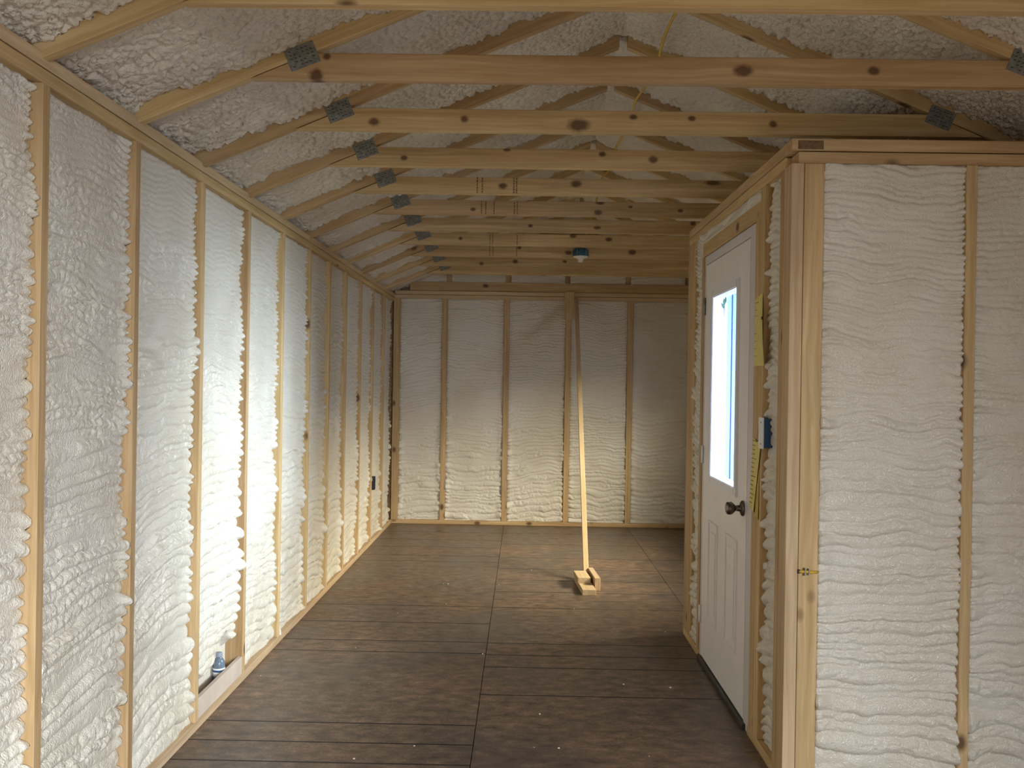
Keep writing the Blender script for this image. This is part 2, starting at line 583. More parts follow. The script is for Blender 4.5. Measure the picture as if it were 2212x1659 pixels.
def wall_field(u, v, wd, ht, seed, roll=1.0):
    """Foam thickness relative to its mean, for passes of a spray gun; v is height."""
    rs = np.random.default_rng(seed * 101 + 5)
    # pass boundaries from the floor up: fat rolls low down, fine ripples higher up
    edges = [-0.25]
    while edges[-1] < ht + 0.35:
        t = min(max(edges[-1] / ht, 0), 1)
        fat = (1 - t) ** 1.1
        edges.append(edges[-1] + rs.uniform(0.016, 0.026) + fat * rs.uniform(0.004, 0.052) * roll)
    edges = np.array(edges)
    n = len(edges) - 1
    warp = (0.034 * sn(u * 2.3, v * 2.0, seed) + 0.016 * sn(u * 7, v * 6, seed + 1) + 0.007 * sn(u * 22, v * 18, seed + 2)
            + 0.045 * rs.uniform(-0.6, 1) * (u / wd - 0.5) ** 2 * 2 + rs.uniform(-0.04, 0.04) * (u / wd))
    vv = v + warp
    j = np.clip(np.searchsorted(edges, vv, side='right') - 1, 0, n - 1)
    th = edges[j + 1] - edges[j]
    s = (vv - edges[j]) / th                                     # 0 at the lower lip of a pass
    amp = rs.uniform(0.5, 1.0, n)[j] * (0.0058 + 0.28 * np.clip(th - 0.014, 0, 0.06)) * roll
    along = np.clip(-0.05 + 1.9 * vn(u * 7.5 + j * 3.7, j * 1.9, seed + 4), 0.06, 1.35)
    prof = np.clip(s, 0, 1) ** 0.42 * np.clip(1 - s, 0, 1) ** 0.75 * 1.75
    low = np.clip(1 - v / ht, 0, 1)
    d = amp * along * prof
    # small lumps, stretched up and down along the lips
    lump = bubbles(u * 46 + 0.5 * sn(u * 30, v * 30, seed + 7), vv * 50, seed + 6)
    lump2 = bubbles(u * 120, v * 95, seed + 8)
    mod = np.clip(-0.1 + 1.6 * vn(u * 5, v * 16, seed + 9), 0.1, 1.3)
    d += (0.0038 + 0.0014 * low) * lump * mod * (0.35 + 0.9 * np.sin(np.pi * np.clip(s, 0, 1)) ) + 0.0017 * lump2 * np.clip(-0.2 + 1.7 * vn(u * 7, v * 13, seed + 15), 0.15, 1.2)
    d += 0.0055 * sn(u * 3.1, v * 2.7, seed + 10) + 0.003 * sn(u * 9, v * 11, seed + 11)
    # scalloped edges where the rolls run up the studs
    e_r = rs.uniform(-1, 1, n + 1)[j] * (0.004 + 0.008 * np.clip(th / 0.05, 0.4, 1.3))
    e_l = rs.uniform(-1, 1, n + 1)[j] * (0.006 + 0.010 * np.clip(th / 0.05, 0.4, 1.3))
    rnd = np.sin(np.pi * np.clip(s, 0.02, 0.98)) ** 0.6
    dr, dl = wd - u, u
    d += (e_r + 0.012 * (rnd - 0.55) + 0.011 * sn(u * 0 + 4.4, v * 6.5, seed + 18)) * np.exp(-(dr / 0.030) ** 1.5) + (e_l + 0.010 * (rnd - 0.55)) * np.exp(-(dl / 0.030) ** 1.5)
    # extra fat rolls climbing the sides
    side = bubbles(u * 0 + 3.3, v * 13 + seed, seed + 12)
    d += 0.010 * vn(u * 0 + 1.7, v * 4.3, seed + 16) * side * np.exp(-((dr - 0.022) / 0.022) ** 2) * low ** 0.5
    d += 0.008 * bubbles(u * 0 + 7.3, v * 11 + seed, seed + 14) * np.exp(-((dl - 0.022) / 0.024) ** 2) * low ** 0.5
    return d


def roof_field(u, v, wd, ht, seed):
    d = 0.015 * bubbles(u * 38 + 0.8 * sn(u * 17, v * 17, seed), v * 34 + 0.8 * sn(u * 15, v * 19, seed + 1), seed + 2) * (0.4 + 0.9 * vn(u * 6, v * 6, seed + 3))
    d += 0.010 * bubbles(u * 74, v * 68, seed + 4) + 0.003 * bubbles(u * 130, v * 120, seed + 5)
    d += 0.008 * fbm(u * 4, v * 4, seed + 6, 3)
    dr, dl = wd - u, u
    sc = bubbles(u * 0 + 2.2, v * 17, seed + 7) * 0.016 + bubbles(u * 0 + 5.2, v * 41, seed + 8) * 0.009 - 0.012
    d += sc * np.exp(-(dr / 0.035) ** 1.4)
    d += (bubbles(u * 0 + 9.2, v * 15, seed + 9) * 0.018 - 0.008) * np.exp(-(dl / 0.035) ** 1.4)
    return d


FOAM_N = [0]


def foam_panel(parent, O, U, V, wd, ht, base, du, dv, seed, style='wall', roll=1.0, carve=None, mat=None, vflip=None, name='foam_panel'):
    """Grid over a stud bay; grows towards U x V from the sheathing by base + field."""
    O, U, V = np.array(O, float), np.array(U, float), np.array(V, float)
    Nn = np.cross(U, V)
    nu, nv = max(4, int(round(wd / du))), max(4, int(round(ht / dv)))
    a = np.linspace(0, wd, nu + 1)
    b = np.linspace(0, ht, nv + 1)
    uu, vv = np.meshgrid(a, b, indexing='ij')
    if style == 'wall':
        d = base + wall_field(uu, vv, wd, ht, seed, roll)
    else:
        d = base + roof_field(uu, vv, wd, ht, seed)
    if carve is not None:
        d = carve(uu, vv, d)
    d = np.maximum(d, 0.006)
    P = O + uu[..., None] * U + vv[..., None] * V + d[..., None] * Nn
    # a skirt back to the sheathing
    full = np.zeros((nu + 3, nv + 3, 3))
    full[1:-1, 1:-1] = P
    G = O + uu[..., None] * U + vv[..., None] * V
    full[0, 1:-1] = G[0]
    full[-1, 1:-1] = G[-1]
    full[1:-1, 0] = G[:, 0]
    full[1:-1, -1] = G[:, -1]
    full[0, 0], full[0, -1], full[-1, 0], full[-1, -1] = G[0, 0], G[0, -1], G[-1, 0], G[-1, -1]
    nx, ny = nu + 3, nv + 3
    idx = np.arange(nx * ny).reshape(nx, ny)
    q = np.stack([idx[:-1, :-1], idx[1:, :-1], idx[1:, 1:], idx[:-1, 1:]], -1).reshape(-1, 4)
    me = bpy.data.meshes.new(name)
    me.vertices.add(nx * ny)
    me.vertices.foreach_set('co', full.reshape(-1).astype(np.float32))
    me.loops.add(q.size)
    me.loops.foreach_set('vertex_index', q.reshape(-1).astype(np.int32))
    me.polygons.add(len(q))
    me.polygons.foreach_set('loop_start', np.arange(0, q.size, 4, dtype=np.int32))
    me.polygons.foreach_set('use_smooth', np.ones(len(q), dtype=bool))
    me.update(calc_edges=True)
    FOAM_N[0] += len(q) * 2
    return link(name, me, mat or M['foam'], parent)


# ------------------------------------------------------------------ floor
floor = boxes('floor', [(XL - 0.13, XR + 0.13, YF - 0.1, YB + 0.13, -0.16, -0.018)], M['line'])
tag(floor, kind='structure')


def floor_panel(x0, x1, y0, y1, lines):
    g = 0.0016
    x0, x1, y0, y1 = x0 + g, x1 - g, y0 + g, y1 - g
    cuts = [(y0, 0)]
    for ly in sorted(lines):
        hw = 0.0052
        if y0 + 0.02 < ly < y1 - 0.02:
            cuts += [(ly - hw, 1), (ly + hw, 0)]
    cuts.append((y1, 0))
    bm = bmesh.new()
    rows = [[bm.verts.new((x, y, 0)) for x in (x0, x1)] for y, _ in cuts]
    for i in range(len(cuts) - 1):
        f = bm.faces.new((rows[i][0], rows[i][1], rows[i + 1][1], rows[i + 1][0]))
        f.material_index = cuts[i][1]
    lo = [bm.verts.new(p) for p in ((x0, y0, -0.018), (x1, y0, -0.018), (x1, y1, -0.018), (x0, y1, -0.018))]
    bm.faces.new((rows[0][0], rows[0][1], lo[1], lo[0]))
    bm.faces.new((rows[-1][1], rows[-1][0], lo[3], lo[2]))
    bm.faces.new([r[1] for r in rows] + [lo[2], lo[1]])
    bm.faces.new([r[0] for r in rows][::-1] + [lo[0], lo[3]])
    bm.faces.new(lo)
    return link('floor_panel', bm_mesh(bm, 'floor_panel'), [M['floor'], M['line']], floor)


LINES_L = [8.62, 8.21, 7.84, 7.46, 7.22, 5.79, 5.385, 5.00, 4.795, 3.79, 3.585, 3.395, 3.0, 2.6, 1.6, 1.0]
LINES_R = [8.62, 8.05, 7.43, 6.986, 6.594, 6.216, 5.782, 4.994, 4.778, 4.573, 4.167, 3.2, 2.8, 2.2, 1.6, 0.8]
S1, S2 = -0.176, 1.05
for (x0, x1, ends, ln) in ((XL - 0.09, S1, [YF, -0.285, 2.154, 4.594, 7.035, YB + 0.09], LINES_L),
                           (S1, S2, [YF, 1.135, 3.575, 5.995, YB + 0.09], LINES_R),
                           (S2, XR + 0.09, [YF, -0.285, 2.154, 4.594, 7.035, YB + 0.09], LINES_R)):
    for a, b in zip(ends, ends[1:]):
        floor_panel(x0, x1, a, b, ln)

# ------------------------------------------------------------------ left wall
T = 0.089
wall_l = tag(boxes('wall_left', [(XL - T - 0.02, XL - T, YF, YB + T, -0.018, 2.42)], M['sheathing']), kind='structure')
beam('sole_plate', XL - T, XL, YF, YB, 0.0, 0.038, M['pine_clear'], wall_l)
beam('top_plate', XL - T, XL, YF, YB, 2.216, 2.2535, M['pine'], wall_l)
beam('top_plate', XL - T, XL + 0.001, YF, YB + 0.05, 2.2565, 2.294, M['pine_clear'], wall_l)
# side faces of studs: far edge y
for i, y in enumerate([1.862] + STUD_L):
    beam('stud', XL - T, XL, y - 0.038, y, 0.038, 2.216, M['pine'], wall_l)
bays = list(zip([1.862] + STUD_L, [y - 0.038 for y in STUD_L] + [9.022]))


def carve_bottle(u, v, d):
    # the spray stopped short above the kick board: a hollow down to the sheathing
    edge = 0.115 + 0.020 * sn(u * 9, v * 0, 61) + 0.04 * np.clip((u - 0.40) / 0.18, 0, 1) + 0.095 * np.exp(-((u - 0.375) / 0.105) ** 4)
    k = np.clip((v - edge) / 0.035, 0, 1)
    return 0.008 + (d - 0.008) * k


def carve_seam(v0, tilt, depth):
    def f(u, v, d):
        line = v0 + tilt * u
        k = np.exp(-((v - line) / 0.006) ** 2) * np.clip(u / 0.12, 0, 1) * np.clip((0.42 - u) / 0.2, 0, 1)
        lip = np.exp(-((v - line + 0.034) / 0.026) ** 2)
        return d - depth * k + 0.010 * lip
    return f


for i, (a, b) in enumerate(bays):
    near = i <= 4
    du, dv = (0.0052, 0.0042) if i <= 3 else ((0.0075, 0.0052) if i <= 6 else (0.011, 0.007))
    cv = carve_bottle if i == 3 else (carve_seam(0.62, 0.10, 0.016) if i == 1 else (carve_seam(0.70, 0.17, 0.016) if i == 2 else None))
    # on this wall the bay is read from its near stud (u = 0) to its far stud
    foam_panel(wall_l, (XL - T, a, 0.038), (0, 1, 0), (0, 0, 1), b - a, 2.178, 0.055, du, dv, 20 + i, carve=cv)
beam('blocking_board', XL - 0.022, XL - 0.001, 3.692, 4.269, 0.039, 0.122, M['shelf'], wall_l)

# ------------------------------------------------------------------ back wall
wall_b = tag(boxes('wall_back', [(XL - T - 0.02, XR + T + 0.02, YB + T, YB + T + 0.02, -0.018, 3.2)], M['sheathing']), kind='structure')
beam('sole_plate', XL - 0.0, XR + T, YB, YB + T, 0.0, 0.040, M['pine'], wall_b)
beam('top_plate', XL, XR + T, YB, YB + T, 2.249, 2.2865, M['pine_clear'], wall_b)
beam('top_plate', XL, XR + T, YB, YB + T, 2.2905, 2.327, M['pine_clear'], wall_b)
BS = [-1.273, -0.795, -0.178, 0.437, 1.054, 1.66]
for x in BS + [2.14]:
    hw = 0.034 if x == BS[0] else 0.026
    beam('stud', x - hw, x + hw, YB, YB + T, 0.040, 2.249, M['pine'], wall_b)
xs = BS + [2.14]
for i, (a, b) in enumerate(zip(xs, xs[1:])):
    ha = 0.034 if i == 0 else 0.026
    du, dv = (0.007, 0.0055) if i < 4 else (0.012, 0.010)
    foam_panel(wall_b, (a + ha, YB + T, 0.040), (1, 0, 0), (0, 0, 1), b - 0.026 - a - ha, 2.209, 0.062, du, dv, 60 + i, roll=0.8)
# gable truss chord lying on the plates, gable studs and the foam between them
beam('gable_beam', -1.15, XR, YB + 0.006, YB + 0.05, 2.331, 2.420, M['pine'], wall_b)
gs = [-0.76, -0.165, 0.425, 1.03, 1.622]
for x in gs:
    beam('gable_stud', x - 0.026, x + 0.026, YB + 0.045, YB + T, 2.34, 2.44 + SL * (1.37 - abs(x - RX)), M['pine'], wall_b)
ge = [-1.15] + gs + [2.1]
for i, (a, b) in enumerate(zip(ge, ge[1:])):
    foam_panel(wall_b, (a + 0.026, YB + T, 2.405), (1, 0, 0), (0, 0, 1), b - a - 0.052, 0.50, 0.062, 0.010, 0.008, 80 + i, roll=0.6)
beam('scab_board', 0.396, 0.490, YB - 0.024, YB - 0.001, 2.060, 2.335, M['pine_clear'], wall_b)

# ------------------------------------------------------------------ porch side wall (faces the camera) and entry wall
wall_p = tag(boxes('wall_porch', [(XD + T, XR + T, YN + T, YN + T + 0.018, -0.018, 2.312)], M['siding']), kind='structure')
beam('sole_plate', XD, XR, YN, YN + T, 0, 0.038, M['pine'], wall_p)
beam('top_plate', XD + 0.024, XR, YN - 0.001, YN + T, 2.224, 2.264, M['pine'], wall_p)
beam('top_plate', XD, XR, YN, YN + T, 2.268, 2.311, M['pine'], wall_p)
beam('corner_stud', XD, XD + 0.0445, YN, YN + T, 0.038, 2.224, M['pine_clear'], wall_p)
beam('corner_stud', XD + 0.0475, XD + 0.118, YN + 0.005, YN + T, 0.038, 2.224, M['pine'], wall_p)
for x in (1.557, 2.145):
    beam('stud', x, x + 0.038, YN, YN + T, 0.038, 2.224, M['pine'], wall_p)
foam_panel(wall_p, (XD + 0.118, YN + T, 0.038), (1, 0, 0), (0, 0, 1), 1.557 - XD - 0.118, 2.186, 0.071, 0.0050, 0.0042, 101, roll=1.0)
foam_panel(wall_p, (1.595, YN + T, 0.038), (1, 0, 0), (0, 0, 1), 0.55, 2.186, 0.069, 0.0055, 0.0045, 102, roll=0.9)
boxes('grade_stamp', [(0.960, 1.050, YN - 0.0006, YN + 0.002, 2.273, 2.304)], M['stamp'], wall_p)

wall_e = tag(boxes('wall_entry', [(XD + T, XD + T + 0.018, YN + T + 0.019, 3.765, -0.018, 2.311), (XD + T, XD + T + 0.018, 4.80, 5.25, -0.018, 2.311),
                                  (XD + T, XD + T + 0.018, 3.765, 4.80, 2.09, 2.311)], M['siding']), kind='structure')
beam('sole_plate', XD, XD + T, YN + T, 3.76, 0, 0.038, M['pine'], wall_e)
beam('sole_plate', XD, XD + T, 4.80, 5.25, 0, 0.038, M['pine'], wall_e)
beam('top_plate', XD + 0.001, XD + T, YN + T + 0.001, 5.25, 2.224, 2.264, M['pine'], wall_e)
beam('top_plate', XD, XD + T, YN + T, 5.25, 2.268, 2.311, M['pine'], wall_e)
beam('corner_stud', XD, XD + T, 3.3425, 3.388, 0.038, 2.224, M['pine'], wall_e)
beam('king_stud', XD, XD + T, 3.603, 3.667, 0.038, 2.224, M['pine'], wall_e)
beam('jack_stud', XD, XD + T, 3.671, 3.742, 0.038, 2.105, M['pine'], wall_e)
beam('jack_stud', XD, XD + T, 4.806, 4.862, 0.038, 2.105, M['pine'], wall_e)
beam('end_stud', XD, XD + T, 5.045, 5.088, 0.038, 2.224, M['pine'], wall_e)
beam('end_stud', XD, XD + T, 5.092, 5.25, 0.038, 2.224, M['pine'], wall_e)
beam('header', XD + 0.004, XD + T, 3.671, 4.862, 2.105, 2.178, M['pine'], wall_e)
# foam beside and above the door
foam_panel(wall_e, (XD + T, 3.603, 0.038), (0, -1, 0), (0, 0, 1), 0.215, 2.186, 0.059, 0.005, 0.0042, 111, roll=1.0)
foam_panel(wall_e, (XD + T, 5.045, 0.038), (0, -1, 0), (0, 0, 1), 0.183, 2.186, 0.074, 0.006, 0.0045, 112, roll=0.9)
foam_panel(wall_e, (XD + T, 4.862, 2.178), (0, -1, 0), (0, 0, 1), 1.191, 0.046, 0.080, 0.006, 0.004, 113, roll=0.8)

# rear side wall of the porch, hidden from the camera but seen through the door glass
wall_q = tag(boxes('wall_porch_rear', [(XD + T, XR + T, 5.232, 5.25, -0.018, 2.311)], M['siding']), kind='structure')
for k in range(9):
    x = 1.18 + k * 0.115
    boxes('siding_board', [(x - 0.111, x, 5.218, 5.232, -0.018, 2.31)], M['siding'], wall_q, 0.003)
boxes('corner_trim', [(XD + T + 0.018, XD + T + 0.077, 5.208, 5.2175, -0.018, 2.31)], M['trim'], wall_q, 0.003)

tag(boxes('porch_light_blocker', [(XR + T, 3.45, 5.225, 5.25, -0.30, 2.40)], M['trim']), kind='structure')  # unseen screen, added to keep the porch daylight out of the rear window

# ------------------------------------------------------------------ right and front walls (outside the picture)
wall_r = tag(boxes('wall_right', [(XR, XR + T, YF, YN, -0.018, 2.5)], M['unseen_wall']), kind='structure')
wall_rr = tag(boxes('wall_right_rear', [(XR, XR + T, 5.25, 5.62, -0.018, 2.5), (XR, XR + T, 7.45, YB, -0.018, 2.5),
                                        (XR, XR + T, 5.62, 7.45, -0.018, 0.95), (XR, XR + T, 5.62, 7.45, 1.90, 2.5)], M['unseen_wall']), kind='structure')
wall_q2 = tag(boxes('wall_rear_partition', [(XD, XR, 5.252, 5.262, -0.018, 2.311)], M['unseen_wall']), kind='structure')
wall_f = tag(boxes('wall_front', [(XL - T, 0.15, YF - T, YF, -0.018, 3.2), (1.95, XR + T, YF - T, YF, -0.018, 3.2), (0.15, 1.95, YF - T, YF, 2.03, 3.2)], M['unseen_wall']), kind='structure')

# ------------------------------------------------------------------ ceiling: roof deck with foam between the trusses
RB = 2.431 + SL * 0.928 + SL * RX          # rafter underside at x = 0
COS = math.cos(math.atan(SL))
SIN = math.sin(math.atan(SL))
ridge_z = 2.431 + SL * (RX + 0.928)
deck_off = 0.089 / COS


def deck_poly(sign):
    bm = bmesh.new()
    for x0, x1, z0, z1 in ((RX, RX + sign * 2.15, ridge_z + deck_off, ridge_z + deck_off - SL * 2.15),):
        v = [bm.verts.new(p) for p in ((x0, YF - 0.05, z0), (x1, YF - 0.05, z1), (x1, YB + 0.15, z1), (x0, YB + 0.15, z0),
                                       (x0, YF - 0.05, z0 + 0.02), (x1, YF - 0.05, z1 + 0.02), (x1, YB + 0.15, z1 + 0.02), (x0, YB + 0.15, z0 + 0.02))]
        for f in ((0, 3, 2, 1), (4, 5, 6, 7), (0, 1, 5, 4), (1, 2, 6, 5), (2, 3, 7, 6), (3, 0, 4, 7)):
            bm.faces.new([v[i] for i in f])
    return bm


bm = deck_poly(-1)
b2 = deck_poly(1)
me2 = bm_mesh(b2, 'tmp')
bm.from_mesh(me2)
bpy.data.meshes.remove(me2)
ceiling = tag(link('ceiling', bm_mesh(bm, 'ceiling'), M['foam_roof']), kind='structure')
LEN = 1.83 / COS
ry = [1.852] + [y + 0.038 for y in TY]
rb = TY + [9.17]
for i, (a, b) in enumerate(zip(ry, rb)):
    r = 0.0055 if i <= 3 else (0.0085 if i <= 6 else 0.012)
    zt = ridge_z + deck_off
    foam_panel(ceiling, (RX, b, zt), (0, -1, 0), (-COS, 0, -SIN), b - a, LEN, 0.020, r, r, 130 + i, style='roof', mat=M['foam_roof'])
    # right slope
    foam_panel(ceiling, (RX, a, zt), (0, 1, 0), (COS, 0, -SIN), b - a, LEN, 0.020, r, r, 150 + i, style='roof', mat=M['foam_roof'])

# ------------------------------------------------------------------ roof trusses
ORD = ['eleventh', 'tenth', 'ninth', 'eighth', 'seventh', 'sixth', 'fifth', 'fourth', 'third', 'second', 'first']
EXTRA = ['pine roof truss whose chord runs along the top edge of the photo',
         'pine roof truss with one large oval knot, tenth from the back wall',
         'pine roof truss just above the porch wall plate, ninth from the back wall',
         'pine roof truss partly hidden by the porch wall plate, eighth from the back wall',
         'pine roof truss with black stamp marks and two round knots, seventh from the back wall',
         'pine roof truss with black stamp marks, sixth from the back wall',
         'unstamped pine roof truss between two stamped ones, fifth from the back wall',
         'pine roof truss with faint stamp marks, fourth from the back wall',
         'pine roof truss carrying the blue box of the lamp holder',
         'pine roof truss directly behind the lamp holder, second from the back wall',
         'last pine roof truss, next to the back wall gable']
MARKS = {4: [-0.263, -0.236, -0.068, -0.053], 5: [-0.268, -0.243, -0.193, -0.071, -0.054], 7: [-0.263, -0.243, -0.063], 8: [-0.287, -0.261, -0.072]}


def half_gusset(s):
    return [(-0.818, 2.522), (-0.722, 2.559), (-0.692, 2.489), (-0.788, 2.452)]


for k, y in enumerate(TY):
    t = thing('roof_truss', (RX, y, 2.43), EXTRA[k], 'truss', 'roof trusses')
    cz = CHORD_Z
    ch = prism('bottom_chord', [(-1.366, -0.0445), (1.366, -0.0445), (1.157, 0.0435), (-1.157, 0.0435)], (RX, y + 0.019, cz), (1, 0, 0), (0, 0, 1), -0.019, 0.019, chord_mat(k), t)
    for s in (-1, 1):
        # centre line of the rafter, plumb cuts at both ends
        half = 1.815
        A = Vector((s * -1, 0, SL))             # up the slope, towards the ridge
        B = Vector((s * SL, 0, 1)).normalized() if False else None
        An = A.normalized()
        Bn = Vector((-An.z * (1 if An.x > 0 else -1), 0, abs(An.x)))
        xm = RX + s * half / 2
        zm = ridge_z - SL * half / 2
        Lh = half / COS / 2
        sk = 0.0445 * SL
        c = Vector((xm, y + 0.019, zm)) + Bn * 0.0445
        prism('rafter', [(-Lh - sk, -0.0425), (Lh - sk - 0.002, -0.0425), (Lh + sk - 0.002, 0.0445), (-Lh + sk, 0.0445)], c, An, Bn, -0.019, 0.019, M['pine'], t)
    # punched gusset plates, one at each end of the chord, with tooth slots
    for s in (-1, 1):
        pts = [(x - (-0.755), z - 2.5055) for x, z in half_gusset(s)]
        if s == 1:
            pts = [(-a, b) for a, b in pts][::-1]
        cx = -0.755 if s == -1 else 2 * RX + 0.755
        g = prism('gusset_plate', pts, (cx, y - 0.0012, 2.5055), (1, 0, 0), (0, 0, 1), -0.001, 0.001, M['galv'], t, bev=0.0004)
        if k <= 6:
            bmk = bmesh.new()
            ang = math.atan(0.385) * (1 if s == -1 else -1)
            ca, sa = math.cos(ang), math.sin(ang)
            for r_ in range(5):
                for c_ in range(6):
                    if (r_ * 7 + c_ * 3 + k) % 4 == 0:
                        continue
                    a0 = -0.036 + c_ * 0.0145
                    b0 = -0.026 + r_ * 0.013
                    px, pz = a0 * ca - b0 * sa, a0 * sa + b0 * ca
                    bm_box(bmk, px - 0.0035, px + 0.0035, -0.0028, 0.0, pz - 0.0012, pz + 0.0012)
            teeth = link('tooth_slots', bm_mesh(bmk, 'tooth_slots'), M['ink'], g, Matrix.Translation((cx, y - 0.0008, 2.5055)))
            teeth['kind'] = 'stuff'
    if k in MARKS:
        rr = random.Random(k)
        for mx in MARKS[k]:
            bmk = bmesh.new()
            z = cz - 0.038
            while z < cz + 0.036:
                h = rr.uniform(0.006, 0.012)
                bm_box(bmk, mx - 0.003 - rr.uniform(0, 0.002), mx + 0.003, y - 0.0007, y + 0.001, z, z + h)
                z += h + rr.uniform(0.002, 0.005)
            link('stamp_mark', bm_mesh(bmk, 'stamp_mark'), M['stamp'], t)['kind'] = 'stuff'

# ------------------------------------------------------------------ entry door
DY0, DY1 = 3.842, 4.762
door = tag(empty('door_1', (XD, (DY0 + DY1) / 2, 0.0)), kind='structure')
beam('jamb', XD + 0.004, XD + 0.062, 3.752, 3.838, 0.0, 2.085, M['jamb'], door)
beam('jamb', XD + 0.004, XD + 0.062, 4.766, 4.800, 0.0, 2.085, M['jamb'], door)
beam('brick_mould', XD + 0.0625, XD + 0.115, 3.752, 3.838, 0.0, 2.085, M['trim'], door)
beam('brick_mould', XD + 0.0625, XD + 0.115, 4.766, 4.800, 0.0, 2.085, M['trim'], door)
beam('head_jamb', XD + 0.004, XD + 0.115, 3.752, 4.800, 2.056, 2.100, M['jamb'], door)
beam('threshold', XD - 0.010, XD + 0.115, 3.80, 4.79, 0.0, 0.024, M['bronze'], door)
GY0, GY1, GZ0, GZ1 = 4.040, 4.560, 0.975, 1.872
X0, X1 = XD + 0.004, XD + 0.048
slab = boxes('door_slab', [(X0, X1, DY0, GY0, 0.030, 2.050), (X0, X1, GY1, DY1, 0.030, 2.050), (X0, X1, GY0, GY1, 0.030, GZ0), (X0, X1, GY0, GY1, GZ1, 2.050)], M['door'], door)
boxes('weather_strip', [(XD + 0.050, XD + 0.060, 3.838, 3.850, 0.03, 2.05), (XD + 0.050, XD + 0.060, 4.754, 4.766, 0.03, 2.05), (XD + 0.050, XD + 0.060, 3.838, 4.766, 2.046, 2.058)], M['jamb'], door)
fw = 0.034
boxes('lite_frame', [(XD - 0.006, XD + 0.06, GY0 - fw, GY0 + 0.006, GZ0 - fw, GZ1 + fw), (XD - 0.006, XD + 0.06, GY1 - 0.006, GY1 + fw, GZ0 - fw, GZ1 + fw),
                     (XD - 0.006, XD + 0.06, GY0 + 0.006, GY1 - 0.006, GZ0 - fw, GZ0 + 0.006), (XD - 0.006, XD + 0.06, GY0 + 0.006, GY1 - 0.006, GZ1 - 0.006, GZ1 + fw)], M['lite'], slab, 0.004)
boxes('glass_pane', [(XD + 0.022, XD + 0.026, GY0, GY1, GZ0, GZ1)], M['glass'], slab)
for (a, b) in ((3.985, 4.215), (4.385, 4.600)):
    z0, z1, mw_ = 0.255, 0.755, 0.016
    boxes('panel_moulding', [(X0 - 0.006, X0 + 0.004, a, a + mw_, z0, z1), (X0 - 0.006, X0 + 0.004, b - mw_, b, z0, z1),
                             (X0 - 0.006, X0 + 0.004, a + mw_, b - mw_, z0, z0 + mw_), (X0 - 0.006, X0 + 0.004, a + mw_, b - mw_, z1 - mw_, z1)], M['door'], slab, 0.003)
    boxes('raised_panel', [(X0 - 0.004, X0 + 0.004, a + 0.05, b - 0.05, z0 + 0.05, z1 - 0.05)], M['door'], slab, 0.003)
for z in (0.24, 1.07, 1.84):
    lathe('hinge', [(0.007, -0.045), (0.007, 0.045)], (XD - 0.003, 4.766, z), (0, 0, 1), M['white'] if z < 1.5 else M['galv'], door, 12)
knob = lathe('door_knob', [(0.033, 0.0), (0.033, 0.006), (0.028, 0.011), (0.014, 0.014), (0.012, 0.034), (0.019, 0.040), (0.027, 0.050), (0.0285, 0.060), (0.026, 0.069), (0.018, 0.074), (0.004, 0.075)],
             (X0, 3.895, 0.909), (-1, 0, 0), M['nickel'], slab, 28)

# ------------------------------------------------------------------ blue switch box on the king stud
sb = thing('switch_box', (XD - 0.008, 3.58, 1.19), 'blue switch box with pale front rim nailed beside the door', 'electrical box')
bmx = bmesh.new()
bm_box(bmx, XD - 0.006, XD + 0.062, 3.546, 3.600, 1.191, 1.303)
link('box_body', bm_mesh(bmx, 'box_body'), M['blue'], sb)
boxes('plaster_ring', [(XD - 0.010, XD - 0.006, 3.544, 3.612, 1.186, 1.308)], M['white'], sb, 0.0012)
for z in (1.205, 1.289):
    lathe('screw', [(0.0035, 0), (0.003, 0.0016)], (XD - 0.010, 3.575, z), (-1, 0, 0), M['galv'], sb, 10)


# ------------------------------------------------------------------ yellow paper strips on the studs by the door
def strip(parent, name, left, right, mat, thick=0.0012, n=14):
    """Sheet between two polylines (lists of points), given thickness towards +x."""
    bm = bmesh.new()
    F = [[bm.verts.new(p) for p in row] for row in zip(left, right)]
    Bk = [[bm.verts.new((p[0] + thick, p[1], p[2])) for p in row] for row in zip(left, right)]
    m = len(F)
    for i in range(m - 1):
        bm.faces.new((F[i][0], F[i][1], F[i + 1][1], F[i + 1][0]))
        bm.faces.new((Bk[i][1], Bk[i][0], Bk[i + 1][0], Bk[i + 1][1]))
        bm.faces.new((F[i][0], F[i + 1][0], Bk[i + 1][0], Bk[i][0]))
        bm.faces.new((F[i + 1][1], F[i][1], Bk[i][1], Bk[i + 1][1]))
    bm.faces.new((F[0][1], F[0][0], Bk[0][0], Bk[0][1]))
    bm.faces.new((F[-1][0], F[-1][1], Bk[-1][1], Bk[-1][0]))
    return link(name, bm_mesh(bm, name), mat, parent)


def interp(p, q, n, bow=0.0):
    return [tuple(a + (b - a) * i / n - (bow * math.sin(math.pi * i / n) if j == 0 else 0) for j, (a, b) in enumerate(zip(p, q))) for i in range(n + 1)]


